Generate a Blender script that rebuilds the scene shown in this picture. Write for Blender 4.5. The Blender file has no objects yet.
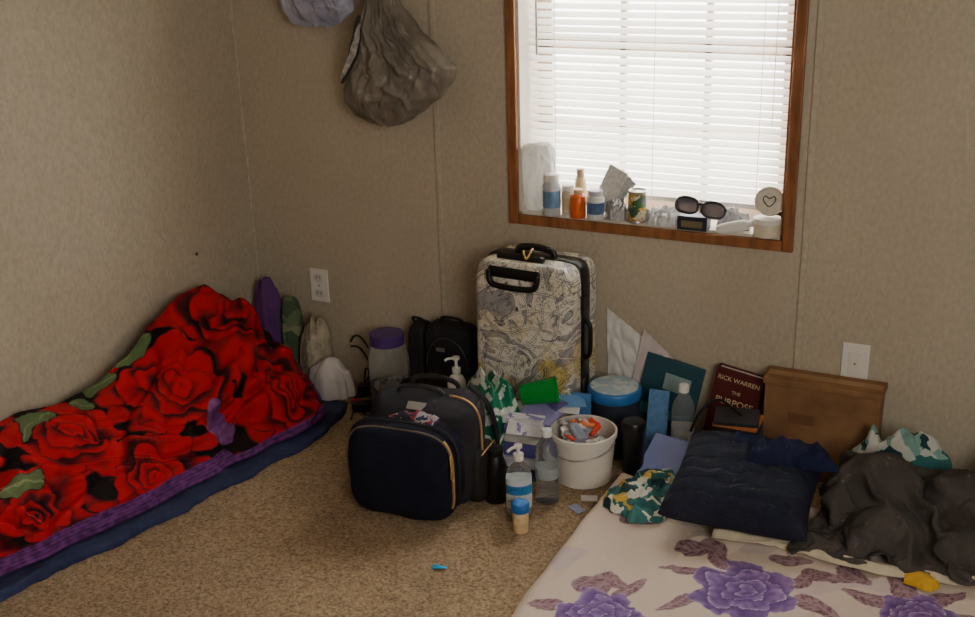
import bpy, bmesh, math, random, time
from mathutils import Vector, Matrix, noise, Euler
random.seed(7)
pi=math.pi

# ---------------------------------------------------------------- helpers
def S(r,g,b):
    def c(x):
        x/=255.0
        return x/12.92 if x<=0.04045 else ((x+0.055)/1.055)**2.4
    return (c(r),c(g),c(b),1.0)

def setin(b,names,val):
    for n in names:
        if n in b.inputs:
            b.inputs[n].default_value=val
            return

def newmat(name):
    m=bpy.data.materials.new(name); m.use_nodes=True
    nt=m.node_tree; b=nt.nodes['Principled BSDF']
    return m,nt,b

def M(name,col,rough=.6,metal=0,trans=0,ior=1.45,var=.12,vscale=20,bump=0,bscale=60,sheen=0,spec=None):
    m,nt,b=newmat(name)
    b.inputs['Roughness'].default_value=rough
    b.inputs['Metallic'].default_value=metal
    setin(b,['Transmission Weight','Transmission'],trans)
    b.inputs['IOR'].default_value=ior
    setin(b,['Sheen Weight'],sheen)
    if spec is not None: setin(b,['Specular IOR Level'],spec)
    tc=nt.nodes.new('ShaderNodeTexCoord')
    if var>0:
        n=nt.nodes.new('ShaderNodeTexNoise'); n.inputs['Scale'].default_value=vscale; n.inputs['Detail'].default_value=4
        nt.links.new(tc.outputs['Object'],n.inputs['Vector'])
        r=nt.nodes.new('ShaderNodeValToRGB')
        r.color_ramp.elements[0].position=.3; r.color_ramp.elements[1].position=.7
        r.color_ramp.elements[0].color=[max(0,c*(1-var)) for c in col[:3]]+[1]
        r.color_ramp.elements[1].color=[min(1,c*(1+var)) for c in col[:3]]+[1]
        nt.links.new(n.outputs['Fac'],r.inputs['Fac']); nt.links.new(r.outputs['Color'],b.inputs['Base Color'])
    else:
        b.inputs['Base Color'].default_value=col
    if bump>0:
        n2=nt.nodes.new('ShaderNodeTexNoise'); n2.inputs['Scale'].default_value=bscale; n2.inputs['Detail'].default_value=5
        nt.links.new(tc.outputs['Object'],n2.inputs['Vector'])
        bp=nt.nodes.new('ShaderNodeBump'); bp.inputs['Strength'].default_value=bump; bp.inputs['Distance'].default_value=.01
        nt.links.new(n2.outputs['Fac'],bp.inputs['Height']); nt.links.new(bp.outputs['Normal'],b.inputs['Normal'])
    return m

def rampmat(name,tex,scale,stops,interp='LINEAR',rough=.8,bump=0,bscale=80,stretch=(1,1,1),sheen=0):
    m,nt,b=newmat(name)
    b.inputs['Roughness'].default_value=rough
    setin(b,['Sheen Weight'],sheen)
    tc=nt.nodes.new('ShaderNodeTexCoord'); mp=nt.nodes.new('ShaderNodeMapping'); mp.inputs['Scale'].default_value=stretch
    nt.links.new(tc.outputs['Object'],mp.inputs['Vector'])
    r=nt.nodes.new('ShaderNodeValToRGB'); cr=r.color_ramp; cr.interpolation=interp
    while len(cr.elements)>1: cr.elements.remove(cr.elements[-1])
    cr.elements[0].position=stops[0][0]; cr.elements[0].color=stops[0][1]
    for p,c in stops[1:]:
        e=cr.elements.new(p); e.color=c
    if tex=='VORONOI':
        t=nt.nodes.new('ShaderNodeTexVoronoi'); t.inputs['Scale'].default_value=scale
        nz=nt.nodes.new('ShaderNodeTexNoise'); nz.inputs['Scale'].default_value=scale*.8
        nt.links.new(mp.outputs['Vector'],nz.inputs['Vector'])
        mx=nt.nodes.new('ShaderNodeVectorMath'); mx.operation='MULTIPLY_ADD'
        nt.links.new(nz.outputs['Color'],mx.inputs[0]); mx.inputs[1].default_value=(.06,.06,.06); nt.links.new(mp.outputs['Vector'],mx.inputs[2])
        nt.links.new(mx.outputs[0],t.inputs['Vector'])
        sp=nt.nodes.new('ShaderNodeSeparateColor'); nt.links.new(t.outputs['Color'],sp.inputs[0])
        nt.links.new(sp.outputs[0],r.inputs['Fac'])
    else:
        t=nt.nodes.new('ShaderNodeTexNoise'); t.inputs['Scale'].default_value=scale; t.inputs['Detail'].default_value=6
        nt.links.new(mp.outputs['Vector'],t.inputs['Vector']); nt.links.new(t.outputs['Fac'],r.inputs['Fac'])
    nt.links.new(r.outputs['Color'],b.inputs['Base Color'])
    if bump>0:
        n2=nt.nodes.new('ShaderNodeTexNoise'); n2.inputs['Scale'].default_value=bscale; n2.inputs['Detail'].default_value=4
        nt.links.new(mp.outputs['Vector'],n2.inputs['Vector'])
        bp=nt.nodes.new('ShaderNodeBump'); bp.inputs['Strength'].default_value=bump; bp.inputs['Distance'].default_value=.01
        nt.links.new(n2.outputs['Fac'],bp.inputs['Height']); nt.links.new(bp.outputs['Normal'],b.inputs['Normal'])
    return m

def attrmat(name,rough=.85,sheen=0,bump=.3,bscale=300):
    m,nt,b=newmat(name)
    b.inputs['Roughness'].default_value=rough
    setin(b,['Sheen Weight'],sheen)
    setin(b,['Specular IOR Level'],.2)
    a=nt.nodes.new('ShaderNodeVertexColor'); a.layer_name='Col'
    nt.links.new(a.outputs['Color'],b.inputs['Base Color'])
    tc=nt.nodes.new('ShaderNodeTexCoord')
    n2=nt.nodes.new('ShaderNodeTexNoise'); n2.inputs['Scale'].default_value=bscale; n2.inputs['Detail'].default_value=3
    nt.links.new(tc.outputs['Object'],n2.inputs['Vector'])
    bp=nt.nodes.new('ShaderNodeBump'); bp.inputs['Strength'].default_value=bump; bp.inputs['Distance'].default_value=.004
    nt.links.new(n2.outputs['Fac'],bp.inputs['Height']); nt.links.new(bp.outputs['Normal'],b.inputs['Normal'])
    return m

def grp(name,loc=(0,0,0),rot=(0,0,0),scale=1):
    e=bpy.data.objects.new(name,None); e.empty_display_size=.05
    e.location=loc; e.rotation_euler=rot; e.scale=(scale,)*3
    bpy.context.collection.objects.link(e); return e

def link(name,me,mat,parent,smooth=True,loc=(0,0,0),rot=(0,0,0)):
    o=bpy.data.objects.new(name,me); bpy.context.collection.objects.link(o)
    if mat: me.materials.append(mat)
    for p in me.polygons: p.use_smooth=smooth
    o.location=loc; o.rotation_euler=rot
    if parent: o.parent=parent
    return o

def box(name,loc,size,mat,parent=None,bevel=0,rot=(0,0,0),segs=2):
    bm=bmesh.new(); bmesh.ops.create_cube(bm,size=1)
    for v in bm.verts: v.co=Vector((v.co.x*size[0],v.co.y*size[1],v.co.z*size[2]))
    if bevel>0: bmesh.ops.bevel(bm,geom=bm.edges[:],offset=bevel,segments=segs,affect='EDGES',profile=.5)
    me=bpy.data.meshes.new(name); bm.to_mesh(me); bm.free()
    o=link(name,me,mat,parent,bevel>0 and segs>2,loc,rot)
    return o

def lathe(name,prof,mat,parent=None,loc=(0,0,0),rot=(0,0,0),segs=40,sx=1,sy=1,smooth=True):
    vs=[];fs=[]
    for r,z in prof:
        for i in range(segs):
            a=2*pi*i/segs; vs.append((r*math.cos(a)*sx,r*math.sin(a)*sy,z))
    for k in range(len(prof)-1):
        for i in range(segs):
            j=(i+1)%segs
            fs.append((k*segs+i,k*segs+j,(k+1)*segs+j,(k+1)*segs+i))
    fs.append(tuple(range(segs))[::-1]); n=len(prof)-1
    if prof[-1][0]>1e-4: fs.append(tuple(n*segs+i for i in range(segs)))
    me=bpy.data.meshes.new(name); me.from_pydata(vs,[],fs); me.update()
    o=link(name,me,mat,parent,smooth,loc,rot)
    if smooth:
        bm=bmesh.new(); bm.from_mesh(me)
        for e in bm.edges:
            if len(e.link_faces)==2 and e.calc_face_angle(0)>.7: e.smooth=False
        bm.to_mesh(me); bm.free()
    return o

def surf(name,nu,nv,f,mat,parent=None,col=None,closed=False,loc=(0,0,0),rot=(0,0,0),smooth=True,solid=0):
    vs=[];cs=[];fs=[]
    for i in range(nu):
        u=i/(nu if closed else nu-1)
        for j in range(nv):
            v=j/(nv-1)
            vs.append(f(u,v))
            if col: cs.extend(col(u,v))
    for i in range(nu if closed else nu-1):
        i2=(i+1)%nu
        for j in range(nv-1):
            fs.append((i*nv+j,i2*nv+j,i2*nv+j+1,i*nv+j+1))
    me=bpy.data.meshes.new(name); me.from_pydata([tuple(v) for v in vs],[],fs); me.update()
    if col:
        ca=me.color_attributes.new('Col','FLOAT_COLOR','POINT'); ca.data.foreach_set('color',cs)
    o=link(name,me,mat,parent,smooth,loc,rot)
    if solid:
        md=o.modifiers.new('s','SOLIDIFY'); md.thickness=solid; md.offset=-1
    return o

def smoothpts(pts,n=8,closed=False):
    P=[Vector(p) for p in pts]; out=[]; N=len(P)
    rng=range(N) if closed else range(N-1)
    for i in rng:
        p1=P[i]; p2=P[(i+1)%N]
        p0=P[i-1] if (i>0 or closed) else p1; p3=P[(i+2)%N] if (i+2<N or closed) else p2
        for k in range(n):
            t=k/n
            out.append(.5*((2*p1)+(-p0+p2)*t+(2*p0-5*p1+4*p2-p3)*t*t+(-p0+3*p1-3*p2+p3)*t**3))
    if not closed: out.append(P[-1])
    return out

def tube(name,pts,r,mat,parent=None,seg=8,smooth_n=6,closed=False,flat=1.0):
    P=smoothpts(pts,smooth_n,closed) if smooth_n else [Vector(p) for p in pts]
    vs=[];fs=[];N=len(P); up=Vector((0,0,1)); prev=None
    for i,p in enumerate(P):
        a=P[(i-1)%N] if (closed or i>0) else p; b=P[(i+1)%N] if (closed or i<N-1) else p
        t=(b-a); t=t.normalized() if t.length>1e-9 else Vector((1,0,0))
        if prev is None:
            n=t.cross(up)
            if n.length<.1: n=t.cross(Vector((1,0,0)))
        else: n=prev-t*prev.dot(t)
        n.normalize(); prev=n; bb=t.cross(n)
        for k in range(seg):
            an=2*pi*k/seg; vs.append(p+n*math.cos(an)*r+bb*math.sin(an)*r*flat)
    for i in range(N if closed else N-1):
        for k in range(seg):
            k2=(k+1)%seg; i2=(i+1)%N
            fs.append((i*seg+k,i2*seg+k,i2*seg+k2,i*seg+k2))
    if not closed:
        fs.append(tuple(range(seg))); fs.append(tuple((N-1)*seg+k for k in range(seg))[::-1])
    me=bpy.data.meshes.new(name); me.from_pydata([tuple(v) for v in vs],[],fs); me.update()
    return link(name,me,mat,parent,True)

def sg(x,e): return math.copysign(abs(x)**e,x)
def superell(name,size,eo,ed,mat,parent,loc,rot=(0,0,0),nz=0,nf=8,seed=0,nu=64,nv=40,shape=None):
    a,d,b=size[0]/2,size[1]/2,size[2]/2
    def f(u,v):
        om=2*pi*u; et=-pi/2+pi*v
        ce=sg(math.cos(et),ed) if abs(math.cos(et))>1e-6 else 0
        x=a*ce*sg(math.cos(om),eo); z=b*ce*sg(math.sin(om),eo); y=d*sg(math.sin(et),ed)
        p=Vector((x,y,z))
        if shape: p=shape(p)
        if nz:
            q=Vector((x*nf,y*nf,z*nf+seed)); nn=p.normalized() if p.length>0 else p
            w=1-abs(noise.noise(q))*2.2
            p=p+nn*nz*(w-.6)
        return p
    return surf(name,nu,nv,f,mat,parent,closed=True,loc=loc,rot=rot)

def interp(tab,x):
    if x<=tab[0][0]: return tab[0][1]
    for (x0,y0),(x1,y1) in zip(tab,tab[1:]):
        if x<=x1:
            t=(x-x0)/(x1-x0); t=t*t*(3-2*t)*.6+t*.4; return y0+(y1-y0)*t
    return tab[-1][1]

def mix(a,b,t):
    t=max(0,min(1,t)); return [a[i]*(1-t)+b[i]*t for i in range(4)]

def ridge(x,y,s,warp=.6):
    wx=noise.noise(Vector((x*.7,y*.7,s+5)))*warp; wy=noise.noise(Vector((x*.7+9,y*.7,s+8)))*warp
    n=noise.noise(Vector((x+wx,y+wy,s)))
    return 1-min(1,abs(n)*2.6)
def rfold(x,y,s,k=3.2,warp=.9):
    wx=noise.noise(Vector((x*.5,y*.5,s+5)))*warp; wy=noise.noise(Vector((x*.5+9,y*.5,s+8)))*warp
    n=noise.noise(Vector((x+wx,y+wy,s)))
    return math.exp(-(n*k)**2)

def heap(name,loc,size,h,mat,seed,parent=None,fold=.3,freq=7,rotz=0,ang=0,nu=150,nv=60,power=2.4,lob=.18,zmin=.004,hshape=None,aniso=.35,cr=0):
    ca,sa=math.cos(ang),math.sin(ang)
    def f(u,v):
        a=2*pi*u; r=v
        L=1+lob*noise.noise(Vector((math.cos(a)*1.5,math.sin(a)*1.5,seed)))*2+lob*.35*noise.noise(Vector((math.cos(a)*5,math.sin(a)*5,seed+3)))
        x=size[0]/2*r*math.cos(a)*L; y=size[1]/2*r*math.sin(a)*L
        rx=(x*ca+y*sa); ry=(-x*sa+y*ca)
        prof=max(0,1-r**power)**.6
        fo=rfold(rx*freq,ry*freq*aniso,seed)*.62+rfold(rx*freq*2.0,ry*freq*.8,seed+20)*.28+.1*(noise.noise(Vector((rx*freq*4,ry*freq*3,seed+33)))+.5)
        hs=hshape(x/size[0]*2,y/size[1]*2) if hshape else 1
        z=h*prof*hs*(1-fold)+h*fold*fo*min(1,prof*1.6)*hs
        if cr: z+=cr*(ridge(rx*freq*1.7+3,ry*freq*1.1,seed+51)-.5)*min(1,prof*1.6)
        return (x,y,max(z,0)+zmin+.004*(1-r))
    return surf(name,nu,nv,f,mat,parent,closed=True,loc=loc,rot=(0,0,rotz))

def text(name,s,size,mat,parent,loc,rot,align='CENTER'):
    c=bpy.data.curves.new(name,'FONT'); c.body=s; c.size=size; c.align_x=align; c.extrude=.0003
    o=bpy.data.objects.new(name+'_tmp',c); bpy.context.collection.objects.link(o)
    dg=bpy.context.evaluated_depsgraph_get(); me=bpy.data.meshes.new_from_object(o.evaluated_get(dg))
    bpy.data.objects.remove(o)
    return link(name,me,mat,parent,False,loc,rot)

# ---------------------------------------------------------------- draped cloth (simulated, then frozen to plain meshes)
def drape(specs,colliders,frames):
    sc_=bpy.context.scene; sc_.frame_start=1; sc_.frame_end=frames+5
    tmp=[]; cl=[]
    for kind,loc,size,rot in colliders:
        bm=bmesh.new()
        if kind=='box': bmesh.ops.create_cube(bm,size=1)
        else: bmesh.ops.create_icosphere(bm,subdivisions=2,radius=.5)
        for v in bm.verts: v.co=Vector((v.co.x*size[0],v.co.y*size[1],v.co.z*size[2]))
        me=bpy.data.meshes.new('c'); bm.to_mesh(me); bm.free()
        o=link('c',me,None,None,True,loc,rot); o.modifiers.new('col','COLLISION')
        o.collision.thickness_outer=.004; o.collision.cloth_friction=30; tmp.append(o)
    for (nm,cx,cy,z0,lx,ly,nx,ny,wa,wl,an,sd,mat,th,jit) in specs:
        vs=[];fs=[]
        ca,sa=math.cos(an),math.sin(an)
        for i in range(nx+1):
            for j in range(ny+1):
                x=(i/nx-.5)*lx; y=(j/ny-.5)*ly
                k=x*ca+y*sa; q=-x*sa+y*ca
                k2=k+.05*noise.noise(Vector((q*6,k*3,sd)))+.02*noise.noise(Vector((q*18,k*9,sd+4)))
                z=z0+wa*math.sin(2*pi*k2/wl)*(.6+.8*abs(noise.noise(Vector((k*5,q*5,sd+9)))))+jit*noise.noise(Vector((x*14,y*14,sd+2)))
                ex=.04*noise.noise(Vector((y*9,0,sd+11)))*(abs(i/nx-.5)*2)**3; ey=.04*noise.noise(Vector((x*9,3,sd+12)))*(abs(j/ny-.5)*2)**3
                vs.append((cx+x+ex,cy+y+ey,z))
        for i in range(nx):
            for j in range(ny):
                a=i*(ny+1)+j; fs.append((a,a+ny+1,a+ny+2,a+1))
        me=bpy.data.meshes.new('cl'); me.from_pydata(vs,[],fs); me.update()
        o=link('cl_'+nm,me,None,None)
        m=o.modifiers.new('cloth','CLOTH'); s=m.settings
        s.quality=5; s.mass=.15; s.tension_stiffness=12; s.compression_stiffness=8; s.shear_stiffness=4; s.bending_stiffness=.08; s.air_damping=2
        s.tension_damping=5; s.compression_damping=5; s.shear_damping=5; s.bending_damping=.5
        cs=m.collision_settings; cs.use_collision=True; cs.distance_min=.003; cs.collision_quality=2
        cs.use_self_collision=True; cs.self_distance_min=.003; cs.self_friction=8
        m.point_cache.frame_start=1; m.point_cache.frame_end=frames+5
        cl.append((nm,o,mat,th))
    for f in range(1,frames+1): sc_.frame_set(f)
    dg=bpy.context.evaluated_depsgraph_get(); out={}
    for nm,o,mat,th in cl:
        me=bpy.data.meshes.new_from_object(o.evaluated_get(dg)); me.name=nm
        zs=[v.co.z for v in me.vertices]
        ok=all(z==z for z in zs) and max(zs)<.7 and min(zs)>-.05
        out[nm]=(me,mat,th,ok)
    for _,o,_,_ in cl: bpy.data.objects.remove(o)
    for o in tmp: bpy.data.objects.remove(o)
    sc_.frame_set(1)
    res={}
    for nm,(me,mat,th,ok) in out.items():
        if not ok: res[nm]=False; continue
        o=link(nm,me,mat,None,True); me.materials.clear(); me.materials.append(mat)
        sm=o.modifiers.new('sm','SMOOTH'); sm.factor=.5; sm.iterations=2
        so=o.modifiers.new('so','SOLIDIFY'); so.thickness=th; so.offset=1
        su=o.modifiers.new('su','SUBSURF'); su.levels=1; su.render_levels=1
        res[nm]=True
    return res

# ---------------------------------------------------------------- dimensions
D=3.0; LX=-2.417; H=1.55
XL,XR,ZB,ZT=-1.437,-.590,.624,1.64

greycl=M('charcoal_cotton',S(76,71,68),.9,var=.2,vscale=12,bump=.3,bscale=220,spec=.2)
fleece=rampmat('fleece_camo','VORONOI',30,[(0,S(44,104,104)),(.25,S(186,196,188)),(.42,S(24,62,70)),(.64,S(120,160,152)),(.84,S(200,200,188))],'CONSTANT',rough=.95)
fleece2=rampmat('fleece_print','VORONOI',30,[(0,S(44,104,104)),(.25,S(206,206,190)),(.42,S(24,62,70)),(.62,S(196,160,70)),(.74,S(60,120,118)),(.84,S(222,220,206))],'CONSTANT',rough=.95)
brownf=M('brown_fleece',S(104,76,64),.9)
knit=M('dark_blue_knit',S(24,30,60),.85,var=.2,bump=.3,spec=.2)
gwm=rampmat('bag_green_white','NOISE',10,[(.30,S(18,112,84)),(.46,S(222,230,224)),(.53,S(24,130,96)),(.62,S(216,226,220)),(.67,S(24,122,90))],'CONSTANT',rough=.3)
wcot=M('white_cotton',S(214,208,206),.9,bump=.3)
towm=rampmat('towel_beige','NOISE',30,[(.3,S(140,130,108)),(.7,S(196,186,162))],bump=.8,bscale=60)
grm=rampmat('green_print','VORONOI',30,[(0,S(64,84,58)),(.45,S(96,112,80)),(.8,S(130,132,100))],'CONSTANT')
purm=M('purple_fleece',S(96,56,118),.9,bump=.4,bscale=120)
PL=(-.582,2.545,.142); PR=(math.radians(9),0,math.radians(3))
try:
    RES=drape([
     ('grey_hoodie',-.075,2.60,.315,.70,.42,104,64,.034,.090,.55,3,greycl,.0035,.03),
    ],[
     ('box',(-.2,2.18,.034),(1.52,1.0,.068),(0,0,0)),
     ('box',(-.5,2,-.05),(5,3,.1),(0,0,0)),
     ('box',(-.470,2.940,.15),(.33,.10,.30),(0,0,0)),
     ('box',(-.1,2.83,.08),(.55,.10,.20),(0,0,0)),
     ('ball',PL,(.36,.35,.155),PR),
     ('ball',(-.28,2.68,.07),(.24,.17,.30),(0,0,.3)),
     ('ball',(-.07,2.69,.07),(.26,.16,.27),(0,0,-.3)),
     ('ball',(.14,2.68,.07),(.22,.18,.25),(0,0,0)),
     ('ball',(-.24,2.54,.06),(.20,.15,.17),(0,0,.6)),
     ('ball',(-.02,2.55,.06),(.22,.14,.16),(0,0,.2)),
    ],26)
except Exception as ex:
    print('DRAPE FAILED',ex); RES={}
def need(nm): return not RES.get(nm,False)

# ---------------------------------------------------------------- materials
def wallmat():
    m,nt,b=newmat('wall_vinyl'); b.inputs['Roughness'].default_value=.6; L=nt.links.new
    tc=nt.nodes.new('ShaderNodeTexCoord')
    def nz(sc,st,det=5):
        mp=nt.nodes.new('ShaderNodeMapping'); mp.inputs['Scale'].default_value=st; L(tc.outputs['Object'],mp.inputs['Vector'])
        n=nt.nodes.new('ShaderNodeTexNoise'); n.inputs['Scale'].default_value=sc; n.inputs['Detail'].default_value=det; L(mp.outputs['Vector'],n.inputs['Vector']); return n
    a=nz(90,(1,1,.65)); r=nt.nodes.new('ShaderNodeValToRGB'); cr=r.color_ramp
    cr.elements[0].position=.30; cr.elements[0].color=S(176,165,144); cr.elements[1].position=.70; cr.elements[1].color=S(195,185,164)
    L(a.outputs['Fac'],r.inputs['Fac'])
    c=nz(3.2,(1,1,.5),4); r2=nt.nodes.new('ShaderNodeValToRGB'); r2.color_ramp.elements[0].position=.35; r2.color_ramp.elements[1].position=.65
    r2.color_ramp.elements[0].color=(.91,.90,.88,1); r2.color_ramp.elements[1].color=(1,1,1,1); L(c.outputs['Fac'],r2.inputs['Fac'])
    mx=nt.nodes.new('ShaderNodeMixRGB'); mx.blend_type='MULTIPLY'; mx.inputs[0].default_value=1
    L(r.outputs['Color'],mx.inputs[1]); L(r2.outputs['Color'],mx.inputs[2])
    s=nz(7,(1,1,1),6); r3=nt.nodes.new('ShaderNodeValToRGB'); r3.color_ramp.elements[0].position=.735; r3.color_ramp.elements[1].position=.76
    r3.color_ramp.elements[0].color=(0,0,0,1); r3.color_ramp.elements[1].color=(.5,.5,.5,1); L(s.outputs['Fac'],r3.inputs['Fac'])
    m2=nt.nodes.new('ShaderNodeMixRGB'); L(r3.outputs['Color'],m2.inputs[0]); L(mx.outputs[0],m2.inputs[1]); m2.inputs[2].default_value=S(130,112,90)
    L(m2.outputs[0],b.inputs['Base Color'])
    bp=nt.nodes.new('ShaderNodeBump'); bp.inputs['Strength'].default_value=.05; bp.inputs['Distance'].default_value=.01; L(a.outputs['Fac'],bp.inputs['Height']); L(bp.outputs['Normal'],b.inputs['Normal'])
    return m
wallm=wallmat()
def carpet():
    m,nt,b=newmat('carpet_pile'); b.inputs['Roughness'].default_value=1
    tc=nt.nodes.new('ShaderNodeTexCoord')
    n=nt.nodes.new('ShaderNodeTexNoise'); n.inputs['Scale'].default_value=130; n.inputs['Detail'].default_value=5; n.inputs['Roughness'].default_value=.7
    n3=nt.nodes.new('ShaderNodeTexNoise'); n3.inputs['Scale'].default_value=5; n3.inputs['Detail'].default_value=4
    for q in (n,n3): nt.links.new(tc.outputs['Object'],q.inputs['Vector'])
    r=nt.nodes.new('ShaderNodeValToRGB'); r.color_ramp.elements[0].position=.32; r.color_ramp.elements[1].position=.66
    r.color_ramp.elements[0].color=S(112,90,63); r.color_ramp.elements[1].color=S(213,185,148)
    nt.links.new(n.outputs['Fac'],r.inputs['Fac'])
    r2=nt.nodes.new('ShaderNodeValToRGB'); r2.color_ramp.elements[0].position=.3; r2.color_ramp.elements[1].position=.7
    r2.color_ramp.elements[0].color=(.78,.78,.78,1); r2.color_ramp.elements[1].color=(1,1,1,1)
    nt.links.new(n3.outputs['Fac'],r2.inputs['Fac'])
    mx=nt.nodes.new('ShaderNodeMixRGB'); mx.blend_type='MULTIPLY'; mx.inputs[0].default_value=1
    nt.links.new(r.outputs['Color'],mx.inputs[1]); nt.links.new(r2.outputs['Color'],mx.inputs[2]); nt.links.new(mx.outputs[0],b.inputs['Base Color'])
    bp=nt.nodes.new('ShaderNodeBump'); bp.inputs['Strength'].default_value=.9; bp.inputs['Distance'].default_value=.010
    nt.links.new(n.outputs['Fac'],bp.inputs['Height']); nt.links.new(bp.outputs['Normal'],b.inputs['Normal'])
    return m
carpetm=carpet()
ceilm=M('ceiling_white',S(200,194,182),.9)
wood=rampmat('oak_trim','NOISE',9,[(.3,S(112,68,36)),(.7,S(158,102,58))],rough=.45,stretch=(6,6,1))
white=M('white_plastic',S(230,228,220),.4,var=.03)
offw=M('paper_white',S(226,224,220),.8,var=.06,bump=.2,bscale=25)
black=M('black_fabric',S(26,26,30),.75,bump=.3,bscale=250)
blackp=M('black_plastic',S(18,18,20),.35,var=.05)
clear=M('clear_plastic',S(240,244,246),.06,trans=.92,ior=1.15,var=0)
sillm=M('sill_paint',S(214,208,196),.5,var=.05)

# ---------------------------------------------------------------- room
box('floor',(-.5,1.2,-.05),(4.4,4.2,.1),carpetm)
box('ceiling',(-.5,1.2,2.4),(4.4,4.2,.1),ceilm)
box('wall_left',(LX-.05,1.2,1.175),(.1,4.2,2.35),wallm)
box('wall_right',(1.55,1.2,1.175),(.1,4.2,2.35),wallm)
box('wall_front',(-.5,-.85,1.175),(4.4,.1,2.35),wallm)
T=.16; ix0,ix1,iz0,iz1=XL+.03,XR-.03,ZB+.03,ZT-.03
bm=bmesh.new()
def addb(bm,x0,x1,y0,y1,z0,z1):
    g=bmesh.ops.create_cube(bm,size=1)['verts']
    for v in g: v.co=Vector((x0 if v.co.x<0 else x1,y0 if v.co.y<0 else y1,z0 if v.co.z<0 else z1))
addb(bm,LX,ix0,D,D+T,0,2.35); addb(bm,ix1,1.5,D,D+T,0,2.35); addb(bm,ix0,ix1,D,D+T,0,iz0); addb(bm,ix0,ix1,D,D+T,iz1,2.35)
me=bpy.data.meshes.new('wall_back'); bm.to_mesh(me); bm.free(); link('wall_back',me,wallm,None,False)
batm=rampmat('seam_vinyl','NOISE',50,[(.3,S(172,161,140)),(.7,S(194,184,164))],rough=.5)
for i,x in enumerate((-1.678,-.559)):
    box('trim_%d'%(i+1),(x,D-.003,1.17),(.018,.006,2.33),batm,bevel=.002)
box('trim_3',(LX+.004,D-.004,1.17),(.012,.012,2.33),batm,bevel=.003)

# window
win=grp('window_1',((XL+XR)/2,D,0))
w=XR-XL
for nm,x0,x1,z0,z1 in (('casing_left',-w/2,-w/2+.03,ZB,ZT),('casing_right',w/2-.03,w/2,ZB,ZT),('casing_bottom',-w/2+.03,w/2-.03,ZB,ZB+.03),('casing_top',-w/2+.03,w/2-.03,ZT-.03,ZT)):
    box(nm,((x0+x1)/2,-.006,(z0+z1)/2),(x1-x0,.014,z1-z0),wood,win,bevel=.003)
jw=w-.06
box('sill_board',(0,.075,iz0+.004),(jw,.15,.008),sillm,win)
box('jamb_left',(-jw/2+.004,.075,(iz0+iz1)/2),(.008,.15,iz1-iz0),sillm,win)
box('jamb_right',(jw/2-.004,.075,(iz0+iz1)/2),(.008,.15,iz1-iz0),wood,win)
vin=M('vinyl_frame',S(190,168,150),.5,var=.03)
for nm,x,z,sx,sz in (('sash_left',-jw/2+.03,(iz0+iz1)/2,.045,iz1-iz0),('sash_right',jw/2-.03,(iz0+iz1)/2,.045,iz1-iz0),('sash_bottom',0,iz0+.03,jw,.05),('meeting_rail',0,1.14,jw,.04),('sash_top',0,iz1-.02,jw,.04),
                     ('muntin_1',-.12,(iz0+iz1)/2,.018,iz1-iz0),('muntin_2',.13,(iz0+iz1)/2,.018,iz1-iz0),('muntin_3',0,.9,jw,.018),('muntin_4',0,1.38,jw,.018)):
    box(nm,(x,.145,z),(sx,.02,sz),vin,win)
box('glass_pane',(0,.15,(iz0+iz1)/2),(jw-.02,.003,iz1-iz0-.02),M('window_glass',(1,1,1,1),0,trans=1,ior=1.0,var=0),win)

# blinds
def slatmat():
    m,nt,b=newmat('blind_vinyl'); b.inputs['Base Color'].default_value=S(240,238,232); b.inputs['Roughness'].default_value=.5
    t=nt.nodes.new('ShaderNodeBsdfTranslucent'); t.inputs['Color'].default_value=S(250,247,238)
    mx=nt.nodes.new('ShaderNodeMixShader'); mx.inputs[0].default_value=.6
    nt.links.new(b.outputs[0],mx.inputs[1]); nt.links.new(t.outputs[0],mx.inputs[2]); nt.links.new(mx.outputs[0],nt.nodes['Material Output'].inputs['Surface'])
    return m
sl=slatmat()
BY=.072
bl=grp('window_blind',((XL+XR)/2,D+BY,0))
bm=bmesh.new(); z=.740; bw=jw-.018
while z<1.56:
    n=5; tilt=math.radians(35); wd=.025; prev=None; sag=.0025*math.sin(z*40)
    for k in range(n):
        t=k/(n-1)-.5; c=.003*(1-(2*t)**2)
        y=t*wd*math.cos(tilt); zz=z+t*wd*math.sin(tilt)+c
        a=bm.verts.new((-bw/2,y,zz+sag)); b2=bm.verts.new((bw/2,y,zz))
        if prev: bm.faces.new((prev[0],prev[1],b2,a))
        prev=(a,b2)
    z+=.0215
me=bpy.data.meshes.new('slats'); bm.to_mesh(me); bm.free(); link('slats',me,sl,bl)
box('bottom_rail',(0,0,.722),(bw,.020,.014),white,bl,bevel=.002)
box('head_rail',(0,0,1.585),(bw,.024,.03),white,bl,bevel=.002)
for x in (-.3,0,.3): tube('ladder_cord',[(x,-.013,.72),(x,-.013,1.58)],.0009,white,bl,5,0)
tube('tilt_wand',[(-bw/2+.03,-.02,1.57),(-bw/2+.032,-.024,1.12)],.003,M('wand_grey',S(150,150,150),.3,trans=.3),bl,8,0)
tube('pull_cord',[(bw/2-.05,-.018,1.57),(bw/2-.05,-.02,.95)],.001,white,bl,5,0)

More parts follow.
